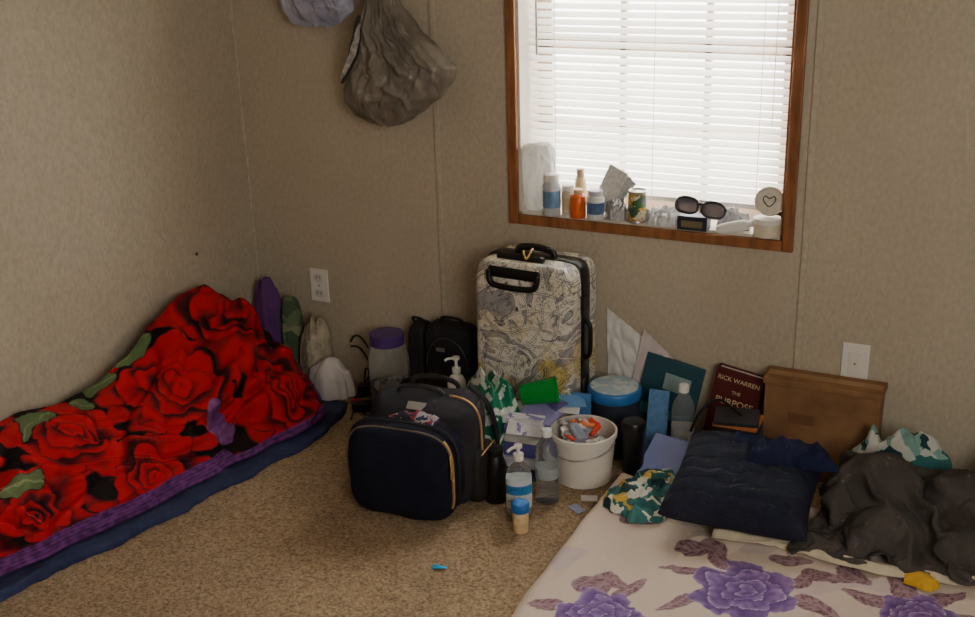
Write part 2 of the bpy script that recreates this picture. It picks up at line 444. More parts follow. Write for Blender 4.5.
# outlets
def outlet(name,x,z,blank=False):
    g=grp(name,(x,D,z))
    box('plate',(0,-.003,0),(.072,.006,.116),white,g,bevel=.002)
    if not blank:
        for dz in (-.028,.028):
            superell('socket',(.034,.003,.028),.6,.3,M('socket_ivory',S(214,210,198),.4,var=0),g,(0,-.0065,dz),nu=24,nv=8)
            for dx in (-.007,.007): box('slot',(dx,-.0085,dz+.002),(.002,.001,.009),blackp,g)
    else:
        box('insert',(0,-.0065,0),(.034,.003,.068),M('insert_ivory',S(226,223,214),.4,var=0),g,bevel=.001)
    lathe('screw',[(.003,0),(.003,.0012)],M('screw_metal',S(150,150,145),.4,metal=1,var=0),g,(0,-.007,0),(pi/2,0,0),12)
outlet('electrical_outlet',-2.158,.333); outlet('electrical_outlet',-.404,.328,True)
lathe('wall_nail',[(.004,0),(.006,.003),(.002,.006)],M('nail_dark',S(60,50,45),.6),None,(LX,2.70,.50),(0,pi/2,0),10)

# ---------------------------------------------------------------- left bedding
navyt=[(1.0,-2.15),(1.55,-2.10),(2.06,-1.985),(2.3,-1.94),(2.51,-1.895),(2.7,-1.915),(2.85,-1.955),(2.93,-2.06)]
navy=M('navy_fleece',S(40,48,84),.9,var=.25,vscale=14,bump=.5,bscale=90)
def fpad(u,v):
    Y=.95+u*1.88; xf=interp(navyt,Y)+.018*noise.noise(Vector((Y*9,0,3)))+.006*noise.noise(Vector((Y*30,0,3)))
    X=-2.40+(xf+2.40)*min(1,v*1.04)
    z=.022+.014*noise.noise(Vector((X*16,Y*11,1)))
    if v>.92: z*=max(0,math.cos((v-.92)/.08*pi/2))
    if u>.97: z*=max(.05,(1-u)/.03)
    return (X,Y,max(z,.003))
surf('sleeping_pad',200,60,fpad,navy)

Ht=[(.9,.30),(1.85,.285),(2.0,.255),(2.12,.255),(2.24,.285),(2.39,.36),(2.52,.405),(2.62,.400),(2.70,.345),(2.77,.24),(2.83,.08)]
Xt=[(.9,-2.18),(1.55,-2.145),(2.06,-2.03),(2.25,-2.0),(2.4,-1.965),(2.57,-1.93),(2.68,-1.95),(2.76,-2.02),(2.83,-2.10)]
roses=[(2.60,.12,.18),(2.57,.40,.15),(2.30,.20,.16),(2.06,.40,.14),(1.92,.17,.16),(1.72,.37,.15),(1.52,.12,.16),(1.30,.35,.16),(1.1,.15,.16),(2.78,.36,.11)]
RED=S(172,10,22); DRED=S(92,5,14); BLK=S(17,9,12); PUR=S(108,54,122); GRN=S(84,104,66)
def rose(dx,dy,R,ph,hi,lo,edge,sharp=1.0):
    r=math.hypot(dx,dy); th=math.atan2(dy,dx)
    prevb=0
    for k,(fr,n) in enumerate(((.2,3),(.42,4),(.7,5),(1.0,6))):
        bdy=R*fr*(1+.13*abs(math.cos(n*.5*th+ph+k*1.3))*2-.13)
        if r<bdy:
            t=(r-prevb)/max(1e-5,bdy-prevb); t=max(0,min(1,t))
            c=mix(lo,hi,(t**.8)*sharp)
            if t>.9: c=mix(c,edge,(t-.9)*8)
            return c
        prevb=bdy
    return None
def blanket_t(v): return (v-.12)/.88
def redcol(u,v):
    Y=.95+u*1.88; t=blanket_t(v); w=t*.5
    nz=noise.noise(Vector((Y*14,w*14,2))); n2=noise.noise(Vector((Y*60,w*60,5)))
    if (t>.885+.02*nz and Y<2.30) or (u>.955+.01*nz) or (t>.955):
        return mix(PUR,S(66,26,78),.4+.9*n2+.4*(math.sin(t*260)>.3))
    if ((Y-2.345+.12*(t-.7))/.040)**2+((t-.72)/.13)**2<1+1.3*nz: return mix(S(98,46,108),S(136,90,144),.3+nz+.5*n2)
    Yw=Y+.07*noise.noise(Vector((Y*6,w*6,7)))+.022*noise.noise(Vector((Y*22,w*22,27)))
    ww=w+.07*noise.noise(Vector((Y*6,w*6,17)))+.022*noise.noise(Vector((Y*22,w*22,37)))
    for (a,b,c,d,an) in ((2.13,.02,.07,.05,.3),(2.04,.05,.05,.03,1.0),(1.86,.07,.08,.045,-.5),(1.72,.26,.05,.03,.4),(2.29,.0,.06,.04,0),(1.5,.25,.06,.035,.7)):
        dx=Yw-a; dy=ww-b; x=dx*math.cos(an)+dy*math.sin(an); y=-dx*math.sin(an)+dy*math.cos(an)
        q=(x/c)**2+(y/d)**2
        if q<1:
            return mix(GRN,S(140,150,104),.6*(abs(y)<.003)+.4*nz) if q<.85 else BLK
    best=None
    for k,(ry,rw,R) in enumerate(roses):
        d=math.hypot(Yw-ry,ww-rw)/R
        if best is None or d<best[0]: best=(d,k,Yw-ry,ww-rw,R)
    d,k,dx,dy,R=best; th=math.atan2(dy,dx); ph=k*1.7
    if d<1.06:
        val=None; prevb=0
        for j,(fr,n) in enumerate(((.18,2),(.38,3),(.66,4),(1.06,5))):
            sc=abs(math.cos(n*.5*th+ph+j*1.9))
            bdy=fr*(.80+.26*sc**.6)
            if d<bdy:
                q=(d-prevb)/max(1e-5,bdy-prevb)
                val=.20+.95*min(1,max(0,q)*1.3)*(.65+.35*sc)
                if q>.86: val-=(q-.86)*6
                break
            prevb=bdy
        if val is not None:
            val+=.75*noise.noise(Vector((Yw*13,ww*13,70)))
            return mix(mix(BLK,DRED,min(1,max(0,val)*2.1)),RED,max(0,(val-.30)*1.8))
    q=noise.noise(Vector((Y*13,w*17,11)))
    return mix(BLK,RED,max(0,min(.8,(q+.02)*5)))
def fred(u,v):
    Y=.95+u*1.88; Hh=interp(Ht,Y); xf=interp(Xt,Y)+.015*noise.noise(Vector((Y*8,3,3))); xr=-2.330
    if v<.12:
        t=v/.12; return (-2.410+t*.080,Y,Hh*(.76+.24*math.sin(t*pi/2)))
    t=blanket_t(v); ph=t*pi/2
    cp=math.cos(ph) if t<1 else 0
    X=xr+(xf-xr)*(.45*math.sin(ph)+.55*t); Z=Hh*(.55*cp+.45*(1-t))
    tap=min(1,t*4+.1)*min(1,(1-t)*5+.2)*min(1,(1-u)*14)
    hp=min(1,max(.5,(Hh-.2)*6))
    yy=Y+.12*noise.noise(Vector((Y*3,t*2,77))); tt=t+.1*noise.noise(Vector((Y*4,t*3,88)))
    g=noise.noise(Vector((Y*3.0+t*1.6,t*1.5,3.3)))*.045+noise.noise(Vector((Y*8-t*6,t*3,9)))*.014
    # narrow creases between soft rolls, fanning down the slope
    g-=rfold(yy*4.2+tt*3.2,tt*1.1,19,6.5,1.2)*.024+rfold(yy*8.5-tt*5,tt*2.4,29,6.0,1.2)*.013+rfold(yy*3-tt*2,tt*4.5,39,7.0,1.0)*.014
    g+=.014
    dep=.030*math.exp(-(((Y-2.345+.12*(t-.7))/.05)**2+((t-.70)/.2)**2))
    bul=.040*math.exp(-(((Y-2.57)/.11)**2+((t-.84)/.18)**2))
    a=g*tap*hp*1.15-dep+bul
    X+=a*math.sin(ph)*.8; Z+=a*(.35+.8*cp)
    yo=.025*noise.noise(Vector((Y*7,t*4,30)))*tap
    return (max(X,-2.411),Y+yo,max(Z,0)+.034)
surf('rose_blanket',600,290,fred,attrmat('rose_plush',.8,sheen=0,bump=.5,bscale=220),col=redcol)

heap('purple_fleece_throw',(-2.335,2.925,0),(.12,.09),.36,purm,11,fold=.3,freq=9,power=4)
heap('green_shirt',(-2.250,2.945,0),(.08,.08),.295,grm,15,fold=.3,freq=10,power=5)
heap('beige_towel',(-2.150,2.935,0),(.13,.11),.25,towm,19,fold=.4,freq=13,power=4,cr=.008)
heap('white_pillowcase',(-2.055,2.870,0),(.17,.10),.125,wcot,23,fold=.3,freq=9,power=3,cr=.004)

# ---------------------------------------------------------------- jar, cords, black things
g=grp('storage_jar',(-1.842,2.90,0))
lathe('jar_body',[(.055,0),(.064,.008),(.066,.05),(.064,.12),(.066,.17),(.062,.19),(.05,.205),(.05,.21)],clear,g)
lathe('jar_lid',[(.054,.205),(.057,.207),(.057,.238),(.053,.242),(.0,.243)],M('purple_lid',S(78,54,124),.4,var=.05),g)
lathe('jar_contents',[(.05,.004),(.058,.02),(.058,.07),(.02,.09),(0,.092)],rampmat('snack','VORONOI',40,[(0,S(120,110,100)),(.5,S(170,160,150)),(.8,S(60,60,70))],'CONSTANT'),g,segs=24)
g=grp('charger_cable',(0,0,0))
tube('cable_1',[(-2.04,2.985,.15),(-2.02,2.98,.175),(-1.99,2.975,.175),(-1.955,2.97,.13),(-1.95,2.96,.07),(-1.965,2.94,.02),(-1.935,2.92,.006),(-1.95,2.86,.006),(-1.94,2.82,.006)],.0032,blackp,g)
tube('cable_2',[(-2.03,2.97,.14),(-2.0,2.965,.145),(-1.975,2.96,.13),(-1.95,2.955,.09),(-1.95,2.95,.03),(-1.965,2.91,.008),(-1.94,2.86,.006),(-1.89,2.80,.006),(-1.84,2.76,.006),(-1.76,2.75,.006)],.0032,blackp,g)
tube('cable_3',[(-1.96,2.93,.03),(-1.955,2.935,.08),(-1.94,2.93,.08),(-1.93,2.90,.03),(-1.955,2.86,.008),(-1.92,2.80,.006),(-1.88,2.72,.006)],.003,blackp,g)
box('power_brick',(-1.89,2.80,.016),(.06,.035,.030),blackp,g,bevel=.004,rot=(0,0,.5))
box('wall_adapter',(-1.945,2.90,.022),(.035,.03,.04),blackp,g,bevel=.004,rot=(0,0,.3))
box('red_adapter',(-1.930,2.83,.014),(.032,.014,.014),M('red_plastic',S(190,30,56),.4,var=0),g,bevel=.002,rot=(0,0,.3))
g=grp('black_lunch_bag',(-1.610,2.925,0))
superell('bag_body',(.185,.10,.30),.35,.55,black,g,(0,0,.152),nz=.003,nf=14)
tube('bag_zipper',[(.07*math.cos(a)*1.05,-.052+.004*abs(math.cos(a)),.165+.10*math.sin(a)) for a in [pi*k/12 for k in range(13)]],.0022,M('zip_grey',S(60,60,64),.4,var=0),g)
box('bag_label',(-.02,-.052,.225),(.03,.002,.012),M('label_grey',S(110,110,112),.5,var=0),g)
tube('bag_handle',[(-.04,0,.295),(-.03,-.01,.318),(.03,-.01,.318),(.04,0,.295)],.005,black,g)
g=grp('black_shoulder_bag',(-1.740,2.945,0))
superell('bag_body',(.066,.085,.28),.4,.5,black,g,(0,0,.142),nz=.004,nf=16)
tube('bag_strap',[(-.02,0,.275),(-.015,-.02,.298),(.015,-.02,.298),(.02,0,.275)],.004,black,g)
g=grp('lotion_bottle',(-1.525,2.78,0))
lathe('bottle_body',[(.024,0),(.028,.004),(.028,.17),(.02,.19),(.010,.197),(.010,.205)],white,g)
lathe('pump_collar',[(.013,.203),(.013,.218),(.005,.22),(.005,.243),(.011,.245),(.011,.253),(0,.254)],white,g)
tube('pump_spout',[(0,0,.249),(-.02,-.015,.249),(-.027,-.02,.243)],.004,white,g)

# ---------------------------------------------------------------- suitcase
def mapmat():
    m,nt,b=newmat('ornate_print_shell'); b.inputs['Roughness'].default_value=.32
    tc=nt.nodes.new('ShaderNodeTexCoord'); L=nt.links.new
    def nz(sc,det,off,dist=0):
        mp=nt.nodes.new('ShaderNodeMapping'); mp.inputs['Location'].default_value=(off,off*.7,off*1.3); L(tc.outputs['Object'],mp.inputs['Vector'])
        n=nt.nodes.new('ShaderNodeTexNoise'); n.inputs['Scale'].default_value=sc; n.inputs['Detail'].default_value=det; n.inputs['Distortion'].default_value=dist; L(mp.outputs['Vector'],n.inputs['Vector']); return n
    def band(fac,c,w):
        r=nt.nodes.new('ShaderNodeValToRGB'); cr=r.color_ramp
        cr.elements[0].position=c-w; cr.elements[0].color=(0,0,0,1); cr.elements[1].position=c; cr.elements[1].color=(1,1,1,1); e=cr.elements.new(c+w); e.color=(0,0,0,1)
        L(fac,r.inputs['Fac']); return r.outputs['Color']
    def mixc(f,a,bc,s=1):
        mx=nt.nodes.new('ShaderNodeMixRGB')
        if s!=1:
            mm=nt.nodes.new('ShaderNodeMath'); mm.operation='MULTIPLY'; L(f,mm.inputs[0]); mm.inputs[1].default_value=s; f=mm.outputs[0]
        L(f,mx.inputs[0])
        if isinstance(a,tuple): mx.inputs[1].default_value=a
        else: L(a,mx.inputs[1])
        mx.inputs[2].default_value=bc; return mx.outputs[0]
    n1=nz(8,2,3,2.0)
    c=nt.nodes.new('ShaderNodeValToRGB'); c.color_ramp.elements[0].position=.40; c.color_ramp.elements[1].position=.45
    c.color_ramp.elements[0].color=S(160,160,160); c.color_ramp.elements[1].color=S(226,222,210); L(n1.outputs['Fac'],c.inputs['Fac'])
    col=c.outputs['Color']
    sp=nt.nodes.new('ShaderNodeSeparateXYZ'); L(tc.outputs['Object'],sp.inputs[0])
    gz=nt.nodes.new('ShaderNodeMath'); gz.operation='MULTIPLY_ADD'; L(sp.outputs['Z'],gz.inputs[0]); gz.inputs[1].default_value=-3.5; gz.inputs[2].default_value=.25; gz.use_clamp=True
    g2=nt.nodes.new('ShaderNodeMath'); g2.operation='MULTIPLY_ADD'; L(gz.outputs[0],g2.inputs[0]); g2.inputs[1].default_value=2; g2.inputs[2].default_value=.25; g2.use_clamp=True
    yl=nt.nodes.new('ShaderNodeMath'); yl.operation='MULTIPLY'; L(band(nz(7,3,9,1).outputs['Fac'],.60,.13),yl.inputs[0]); L(g2.outputs[0],yl.inputs[1])
    col=mixc(yl.outputs[0],col,S(214,188,96))
    col=mixc(band(n1.outputs['Fac'],.43,.016),col,S(48,48,54))
    col=mixc(band(n1.outputs['Fac'],.54,.012),col,S(78,78,82),.85)
    col=mixc(band(nz(15,2,5,2).outputs['Fac'],.55,.020),col,S(74,74,80),.85)
    col=mixc(band(nz(30,2,25,1).outputs['Fac'],.44,.022),col,S(110,108,104),.6)
    for cx,cz,sc_ in ((-.05,.12,22),(.06,-.06,20)):
        mp=nt.nodes.new('ShaderNodeMapping'); mp.inputs['Location'].default_value=(-cx,0,-cz); mp.inputs['Scale'].default_value=(1,0,1)
        L(tc.outputs['Object'],mp.inputs['Vector'])
        wv=nt.nodes.new('ShaderNodeTexWave'); wv.wave_type='RINGS'; wv.rings_direction='SPHERICAL'; wv.inputs['Scale'].default_value=sc_/3.4; wv.inputs['Distortion'].default_value=.15
        L(mp.outputs['Vector'],wv.inputs['Vector'])
        col=mixc(band(wv.outputs['Fac'],.965,.03),col,S(64,64,70),.8)
    L(col,b.inputs['Base Color']); return m
mapm=mapmat()
sc=grp('suitcase',(-1.298,2.862,0),(math.radians(-1.0),0,math.radians(-3)))
for nm,y0 in (('front_shell',-.048),('back_shell',.048)):
    superell(nm,(.312,.104,.518),.20,.30,mapm,sc,(0,y0,.312),nu=96,nv=40)
superell('zip_band',(.320,.066,.526),.18,.2,blackp,sc,(0,0.006,.312),nu=96,nv=14)
box('handle_recess',(-.02,-.099,.540),(.165,.010,.032),blackp,sc,bevel=.006,segs=3)
tube('handle_loop',[(-.098,-.106,.545),(-.094,-.108,.515),(-.075,-.109,.503),(-.02,-.110,.500),(.035,-.109,.503),(.054,-.108,.515),(.058,-.106,.545)],.009,blackp,sc,flat=1.0)
box('telescoping_grip',(-.02,-.055,.576),(.15,.022,.022),blackp,sc,bevel=.006,segs=3)
tube('carry_handle',[(-.06,0,.570),(-.05,0,.590),(.0,0,.596),(.05,0,.590),(.06,0,.570)],.008,blackp,sc,flat=1.4)
tube('side_handle',[(.156,0,.40),(.173,0,.385),(.176,0,.34),(.173,0,.295),(.156,0,.28)],.007,blackp,sc)
box('combination_lock',(.158,-.012,.45),(.014,.03,.05),blackp,sc,bevel=.003)
box('zip_pull',(.162,-.01,.20),(.006,.012,.04),M('zip_metal',S(150,148,140),.3,metal=1,var=0),sc,bevel=.001)
tube('ribbon_tag',[(0,-.02,.595),(.012,-.05,.602),(.005,-.07,.58),(-.01,-.06,.60)],.003,M('ribbon_gold',S(196,160,90),.6),sc)
for k,(x,y) in enumerate(((-.12,-.06),(.12,-.06),(-.12,.06),(.12,.06))):
    lathe('wheel_%d'%(k+1),[(.010,-.011),(.022,-.011),(.024,-.006),(.024,.006),(.022,.011),(.010,.011)],blackp,sc,(x,y,.024),(0,pi/2,0),20)
    box('wheel_housing_%d'%(k+1),(x,y,.055),(.035,.035,.03),blackp,sc,bevel=.006)

# ---------------------------------------------------------------- backpack
navyf=M('navy_canvas',S(22,25,42),.85,var=.15,bump=.4,bscale=300,spec=.25)
gry=M('charcoal_canvas',S(46,44,50),.85,var=.15,bump=.4,bscale=300,spec=.25)
gold=M('brass_zip',S(190,152,100),.4,metal=.5,var=0)
dzip=M('dull_zip',S(110,96,78),.5,metal=.2,var=0)
bp_=grp('backpack',(-1.427,2.372,0),(0,0,math.radians(6)),1.05)
superell('main_body',(.305,.20,.290),.42,.6,gry,bp_,(.008,.045,.146),nz=.010,nf=9,nu=90,nv=50)
superell('front_pocket',(.295,.165,.255),.50,.62,navyf,bp_,(-.008,-.060,.127),nz=.006,nf=8,seed=4,nu=90,nv=50)
def archpts(a,b,cz,y,e,t0=-.12,t1=1.12,n=26,ox=-.008):
    out=[]
    for k in range(n+1):
        th=pi*(t0+(t1-t0)*k/n); out.append((a*sg(math.cos(th),e)+ox,y,cz+b*sg(math.sin(th),e)))
    return out
tube('pocket_zipper',archpts(.1425,.1235,.127,-.103,.50),.0024,dzip,bp_,smooth_n=3)
tube('pocket_zip_gold',archpts(.1445,.1250,.127,-.100,.50,t0=-.12,t1=.25,n=12),.0036,gold,bp_,smooth_n=3)
tube('pocket_piping',archpts(.149,.129,.127,-.075,.50),.004,black,bp_,smooth_n=3)
tube('main_zipper',archpts(.156,.150,.146,.03,.42,ox=.008,t0=-.1,t1=.45),.0032,gold,bp_,smooth_n=3)
superell('side_pocket_right',(.05,.13,.15),.5,.6,black,bp_,(.150,.05,.085),nz=.004)
superell('side_pocket_left',(.05,.13,.15),.5,.6,black,bp_,(-.145,.05,.085),nz=.004)
tube('side_zip',[(.174,-.0,.155),(.176,.05,.158),(.171,.10,.15)],.002,gold,bp_)
tube('zip_pull',[(.135,-.112,.20),(.139,-.116,.17),(.137,-.114,.14)],.003,gold,bp_)
tube('top_handle',[(-.06,.03,.282),(-.055,.03,.303),(0,.03,.311),(.055,.03,.303),(.06,.03,.282)],.009,black,bp_,flat=.6)
tube('second_handle',[(-.05,.09,.278),(-.045,.10,.301),(.02,.105,.308),(.07,.10,.298),(.08,.09,.275)],.007,black,bp_,flat=.6)
box('brand_patch',(.01,-.022,.280),(.05,.022,.003),M('patch_silver',S(170,170,165),.4,metal=.5,var=0),bp_,bevel=.001,rot=(math.radians(38),0,0))
tube('strap_left',[(-.09,.14,.28),(-.12,.155,.2),(-.12,.15,.1),(-.09,.14,.02)],.014,black,bp_,flat=.4)
tube('strap_right',[(.09,.14,.28),(.14,.15,.22),(.165,.14,.12),(.12,.14,.02)],.014,black,bp_,flat=.4)
heap('stuffed_cloth',(.02,-.035,.240),(.16,.06),.028,rampmat('cloth_print','VORONOI',60,[(0,S(140,50,56)),(.25,S(170,162,168)),(.45,S(44,50,90)),(.65,S(34,32,38))],'CONSTANT'),31,bp_,freq=20,nu=60,nv=24)
lathe('side_bottle',[(.028,0),(.03,.01),(.03,.10),(.022,.125),(.02,.13),(.022,.132),(.022,.15),(0,.152)],blackp,bp_,(.186,.06,.0))

# ---------------------------------------------------------------- bottles in front
g=grp('hand_sanitizer_bottle',(-1.145,2.405,0),(0,0,.5))
lathe('bottle_body',[(.030,0),(.034,.005),(.034,.12),(.030,.14),(.016,.155),(.012,.16),(.012,.168)],clear,g,sy=.75)
lathe('sanitizer_gel',[(.029,.004),(.031,.008),(.031,.11)],M('gel',S(215,228,232),.1,trans=.6,ior=1.3,var=0),g,sy=.72)
lathe('label_wrap',[(.0346,.03),(.0346,.115)],M('label_clear_white',S(206,216,222),.4,var=.05),g,sy=.75)
lathe('label_band',[(.0350,.072),(.0350,.098)],M('label_blue_band',S(54,130,186),.4,var=.1),g,sy=.75)
text('label_text_1','GENTLE',.012,M('label_ink',S(40,90,140),.5,var=0),g,(-.012,-.0268,.085),(pi/2,0,0))
text('label_text_2','HAND SAN',.009,M('label_ink2',S(40,60,100),.5,var=0),g,(-.008,-.0272,.055),(pi/2,0,0))
lathe('pump_collar',[(.014,.165),(.014,.182),(.005,.184),(.005,.198),(.011,.2),(.011,.208),(0,.209)],white,g)
tube('pump_spout',[(0,0,.204),(-.018,-.012,.204),(-.03,-.02,.198)],.004,white,g)
def waterbottle(name,loc,h=.20,r=.032,cap=S(230,230,230),lab=S(200,215,225)):
    g=grp(name,loc); s=h/.2
    pr=[(r*.8,0),(r,.006*s)]
    for k in range(9):
        z=.015+k*.013; pr+=[(r,z*s),(r*.94,(z+.0065)*s)]
    pr+=[(r,.14*s),(r*.85,.158*s),(r*.5,.174*s),(.012,.18*s),(.012,.186*s)]
    lathe('bottle_body',pr,clear,g)
    lathe('bottle_label',[(r*1.015,.072*s),(r*1.015,.100*s)],M(name+'_label',lab,.4,trans=.5,ior=1.1,var=.1),g)
    lathe('bottle_cap',[(.0145,.183*s),(.0145,.197*s),(.013,.2*s),(0,.2*s)],M(name+'_cap',cap,.4,var=0),g)
waterbottle('water_bottle',(-1.107,2.505,0),.215,.032,lab=S(205,214,216))
waterbottle('drinking_water_bottle',(-.838,2.852,0),.25,.032,cap=S(235,235,235),lab=S(225,228,226))
g=grp('pill_bottle',(-1.108,2.333,0))
lathe('bottle_body',[(.019,0),(.021,.003),(.021,.055),(.018,.062)],M('amber_label',S(222,196,150),.4,var=.15,vscale=60),g)
lathe('bottle_cap',[(.023,.060),(.0235,.062),(.0235,.08),(.021,.084),(0,.085)],M('blue_cap',S(36,110,190),.4,var=0),g)
surf('blue_plastic_scrap',10,6,lambda u,v:(-.018+.036*u,(-.010+.02*v)*(1-.5*abs(u-.5)),.006+.004*math.sin(u*3+v*2)),M('cyan_plastic',S(30,160,210),.4,var=0),loc=(-1.215,2.09,0),rot=(0.1,0,.5),solid=.001)

# ---------------------------------------------------------------- bucket
g=grp('plastic_bucket',(-1.068,2.668,0))
lathe('bucket_body',[(.074,0),(.078,.003),(.090,.135),(.095,.137),(.095,.150),(.091,.152),(.088,.150),(.087,.13),(.075,.01),(.0,.008)],M('bucket_white',S(232,226,216),.35,var=.03),g,segs=56)
tube('bucket_handle',[(.096*math.cos(a),.096*math.sin(a)*.98-.004,.128-.03*math.sin(-a)) for a in [pi+pi*k/14 for k in range(15)]],.002,M('wire',S(190,190,190),.3,metal=.9,var=0),g)
random.seed(3)
cols=[S(230,226,220),S(214,60,40),S(236,230,226),S(200,196,190),S(232,130,80),S(240,238,234),S(150,160,176),S(236,230,220)]
for k in range(34):
    a=random.random()*2*pi; r=math.sqrt(random.random())*.052
    c=cols[k%len(cols)]
    box('packet_%d'%k,(r*math.cos(a),r*math.sin(a),.11+.045*random.random()),(.03+.03*random.random(),.02+.02*random.random(),.008+.008*random.random()),M('packet_%d'%k,c,.5,var=.2,vscale=60),g,bevel=.003,rot=(random.uniform(-.8,.8),random.uniform(-.8,.8),random.random()*3))
lathe('bucket_fill',[(.074,.012),(.080,.10)],M('packet_fill',S(180,170,160),.8),g)
g=grp('black_tumbler',(-.938,2.718,0))
lathe('tumbler_body',[(.026,0),(.029,.004),(.032,.15),(.032,.158)],blackp,g)
lathe('tumbler_lid',[(.034,.156),(.034,.17),(.030,.178),(.012,.18),(0,.18)],blackp,g)

g=grp('wipes_tub',(-1.048,2.862,0))
lathe('tub_body',[(.066,0),(.07,.004),(.075,.18),(.076,.182)],M('tub_dark',S(48,54,66),.45),g)
lathe('tub_rim',[(.077,.175),(.079,.178),(.079,.202),(.076,.206),(.07,.207)],M('tub_blue',S(44,110,178),.35,var=.05),g)
lathe('tub_lid_label',[(.07,.206),(.07,.209),(0,.21)],rampmat('lid_label','NOISE',14,[(.3,S(170,196,210)),(.5,S(206,218,222)),(.6,S(70,120,170)),(.64,S(206,216,220))],'CONSTANT',rough=.35),g)
g=grp('stack_of_notebooks',(-1.226,2.655,0),(0,0,.08))
stk=[(.12,.14,.035,S(60,60,80)),(.118,.13,.03,S(206,200,214)),(.115,.13,.04,S(92,84,150)),(.12,.125,.03,S(210,206,200)),(.115,.125,.025,S(120,110,180)),(.12,.12,.02,S(222,220,226))]
z=0
for k,(a,b,c,cl) in enumerate(stk):
    box('notebook_%d'%(k+1),(random.uniform(-.004,.004),random.uniform(-.006,.006),z+c/2),(a,b,c-.001),M('nb_%d'%k,cl,.6,var=.08),g,bevel=.002,rot=(0,0,random.uniform(-.06,.06))); z+=c
NBZ=z
lp=rampmat('leaflet_print','VORONOI',60,[(0,S(225,225,230)),(.7,S(140,130,190)),(.85,S(225,225,230))],'CONSTANT')
for k,(x,y,z_,a,b,rx,ry,rz,cl) in enumerate(((.01,-.060,.168,.10,.07,.6,.05,.15,None),(.04,-.01,.188,.10,.07,.2,.20,-.3,S(150,142,200)),(.07,.055,.192,.12,.08,.2,.12,.25,S(214,212,214)),(.045,.05,.200,.10,.05,.15,0.1,-.5,S(92,86,150)),(.105,.075,.196,.07,.05,.35,.15,.6,S(90,140,190)))):
    box('leaflet_%d'%(k+1),(x,y,z_),(a,b,.002),lp if cl is None else M('leaf_c%d'%k,cl,.6,var=.1,vscale=70),g,rot=(rx,ry,rz))
g=grp('blue_snack_box',(-1.115,2.773,0),(0,0,.1))
box('box_body',(0.0,0,.105),(.055,.012,.205),M('snack_blue',S(70,124,178),.5,var=.3,vscale=60),g,bevel=.002)
gl=M('green_plastic',S(24,170,70),.15,trans=.4,ior=1.3,var=.05)
g=grp('green_cup',(-1.206,2.675,NBZ+.055),(0,math.radians(80),math.radians(20)))
lathe('cup_body',[(.0,-.048),(.028,-.05),(.030,-.048),(.038,.05),(.0395,.052),(.037,.05),(.028,-.042),(0,-.043)],gl,g)
heap('green_shopping_bag',(-1.365,2.632,0),(.24,.16),.30,gwm,41,fold=.42,freq=10,power=4,lob=.10,ang=.9,cr=.012)

# leaning folder, crumpled paper, books
tealm=M('teal_cover',S(40,80,92),.5,var=.12)
g=grp('teal_folder',(-.945,2.950,0),(math.radians(-8),math.radians(9),math.radians(-4)))
box('cover_board',(0,0,.138),(.18,.014,.26),tealm,g,bevel=.002)
box('cover_label',(.02,-.0085,.20),(.08,.002,.05),M('label_pale',S(150,176,178),.5,var=.1),g)
box('cover_stripe',(.0,-.0082,.10),(.15,.002,.03),M('label_teal2',S(70,120,128),.5),g)
surf('crumpled_paper_sheet',30,30,lambda u,v:((-.085+.17*u)*(1-.25*v)-.03*v,-.012*abs(noise.noise(Vector((u*5,v*5,2)))) ,.39*v*(1-.22*u)+.003),offw,loc=(-1.030,2.996,0),smooth=False,solid=.0008)
surf('white_paper_bag',30,30,lambda u,v:((-.07+.14*u)*(1-.3*v)+.05*v,-.010*abs(noise.noise(Vector((u*4,v*4,12)))),.34*v*(1-.25*u)+.004),M('paper_pinkish',S(214,200,200),.8,var=.06),loc=(-1.005,2.988,0),smooth=False,solid=.0008)
redb=M('red_cover',S(86,27,27),.5,var=.12)
g=grp('red_book',(-.742,2.945,0),(math.radians(-6),math.radians(8),math.radians(-3)))
box('page_block',(0,.0,.165),(.128,.024,.20),offw,g)
box('front_cover',(0,-.0145,.165),(.138,.004,.21),redb,g,bevel=.001)
box('back_cover',(0,.0145,.165),(.138,.004,.21),redb,g,bevel=.001)
box('spine',(-.068,0,.165),(.004,.032,.21),redb,g,bevel=.001)
goldt=M('cover_text',S(212,192,154),.5,var=0)
text('cover_author','RICK WARREN',.0185,goldt,g,(0,-.0172,.235),(pi/2,0,0))
text('cover_title','PURPOSE',.027,goldt,g,(0,-.0172,.165),(pi/2,0,0))
text('cover_title_top','THE',.014,goldt,g,(0,-.0172,.200),(pi/2,0,0))
box('book_below',(0,.0,.03),(.14,.03,.058),M('book_dark',S(40,34,40),.6),g,bevel=.002)
g=grp('stack_of_magazines',(-.672,2.815,0),(0,0,.1))
z=0
for k,(c,cl) in enumerate(((.05,S(40,36,44)),(.02,S(200,196,190)),(.02,S(176,96,50)),(.02,S(54,60,90)),(.015,S(196,190,180)),(.02,S(120,60,44)),(.012,S(60,80,110)),(.010,S(200,190,180)),(.012,S(36,34,40)),(.010,S(190,120,70)),(.012,S(40,40,50)))):
    box('magazine_%d'%(k+1),(random.uniform(-.004,.004),random.uniform(-.004,.004),z+c/2),(.12,.10,c-.001),M('mag_%d'%k,cl,.5),g,bevel=.001,rot=(0,0,random.uniform(-.12,.12))); z+=c
g=grp('small_carton',(-.768,2.785,0),(0,0,.3))
box('carton_body',(0,0,.06),(.06,.045,.12),M('carton_white',S(222,216,216),.6),g,bevel=.002)
box('carton_flap',(0,-.01,.124),(.055,.035,.003),M('carton_red',S(170,60,60),.6),g,rot=(.15,0,0))
g=grp('lavender_notebook',(-.862,2.688,.035),(math.radians(-57),0,math.radians(-10)))
box('cover_front',(0,0,.065),(.120,.003,.135),M('lavender_cover',S(140,152,212),.5,var=.06),g,bevel=.001)
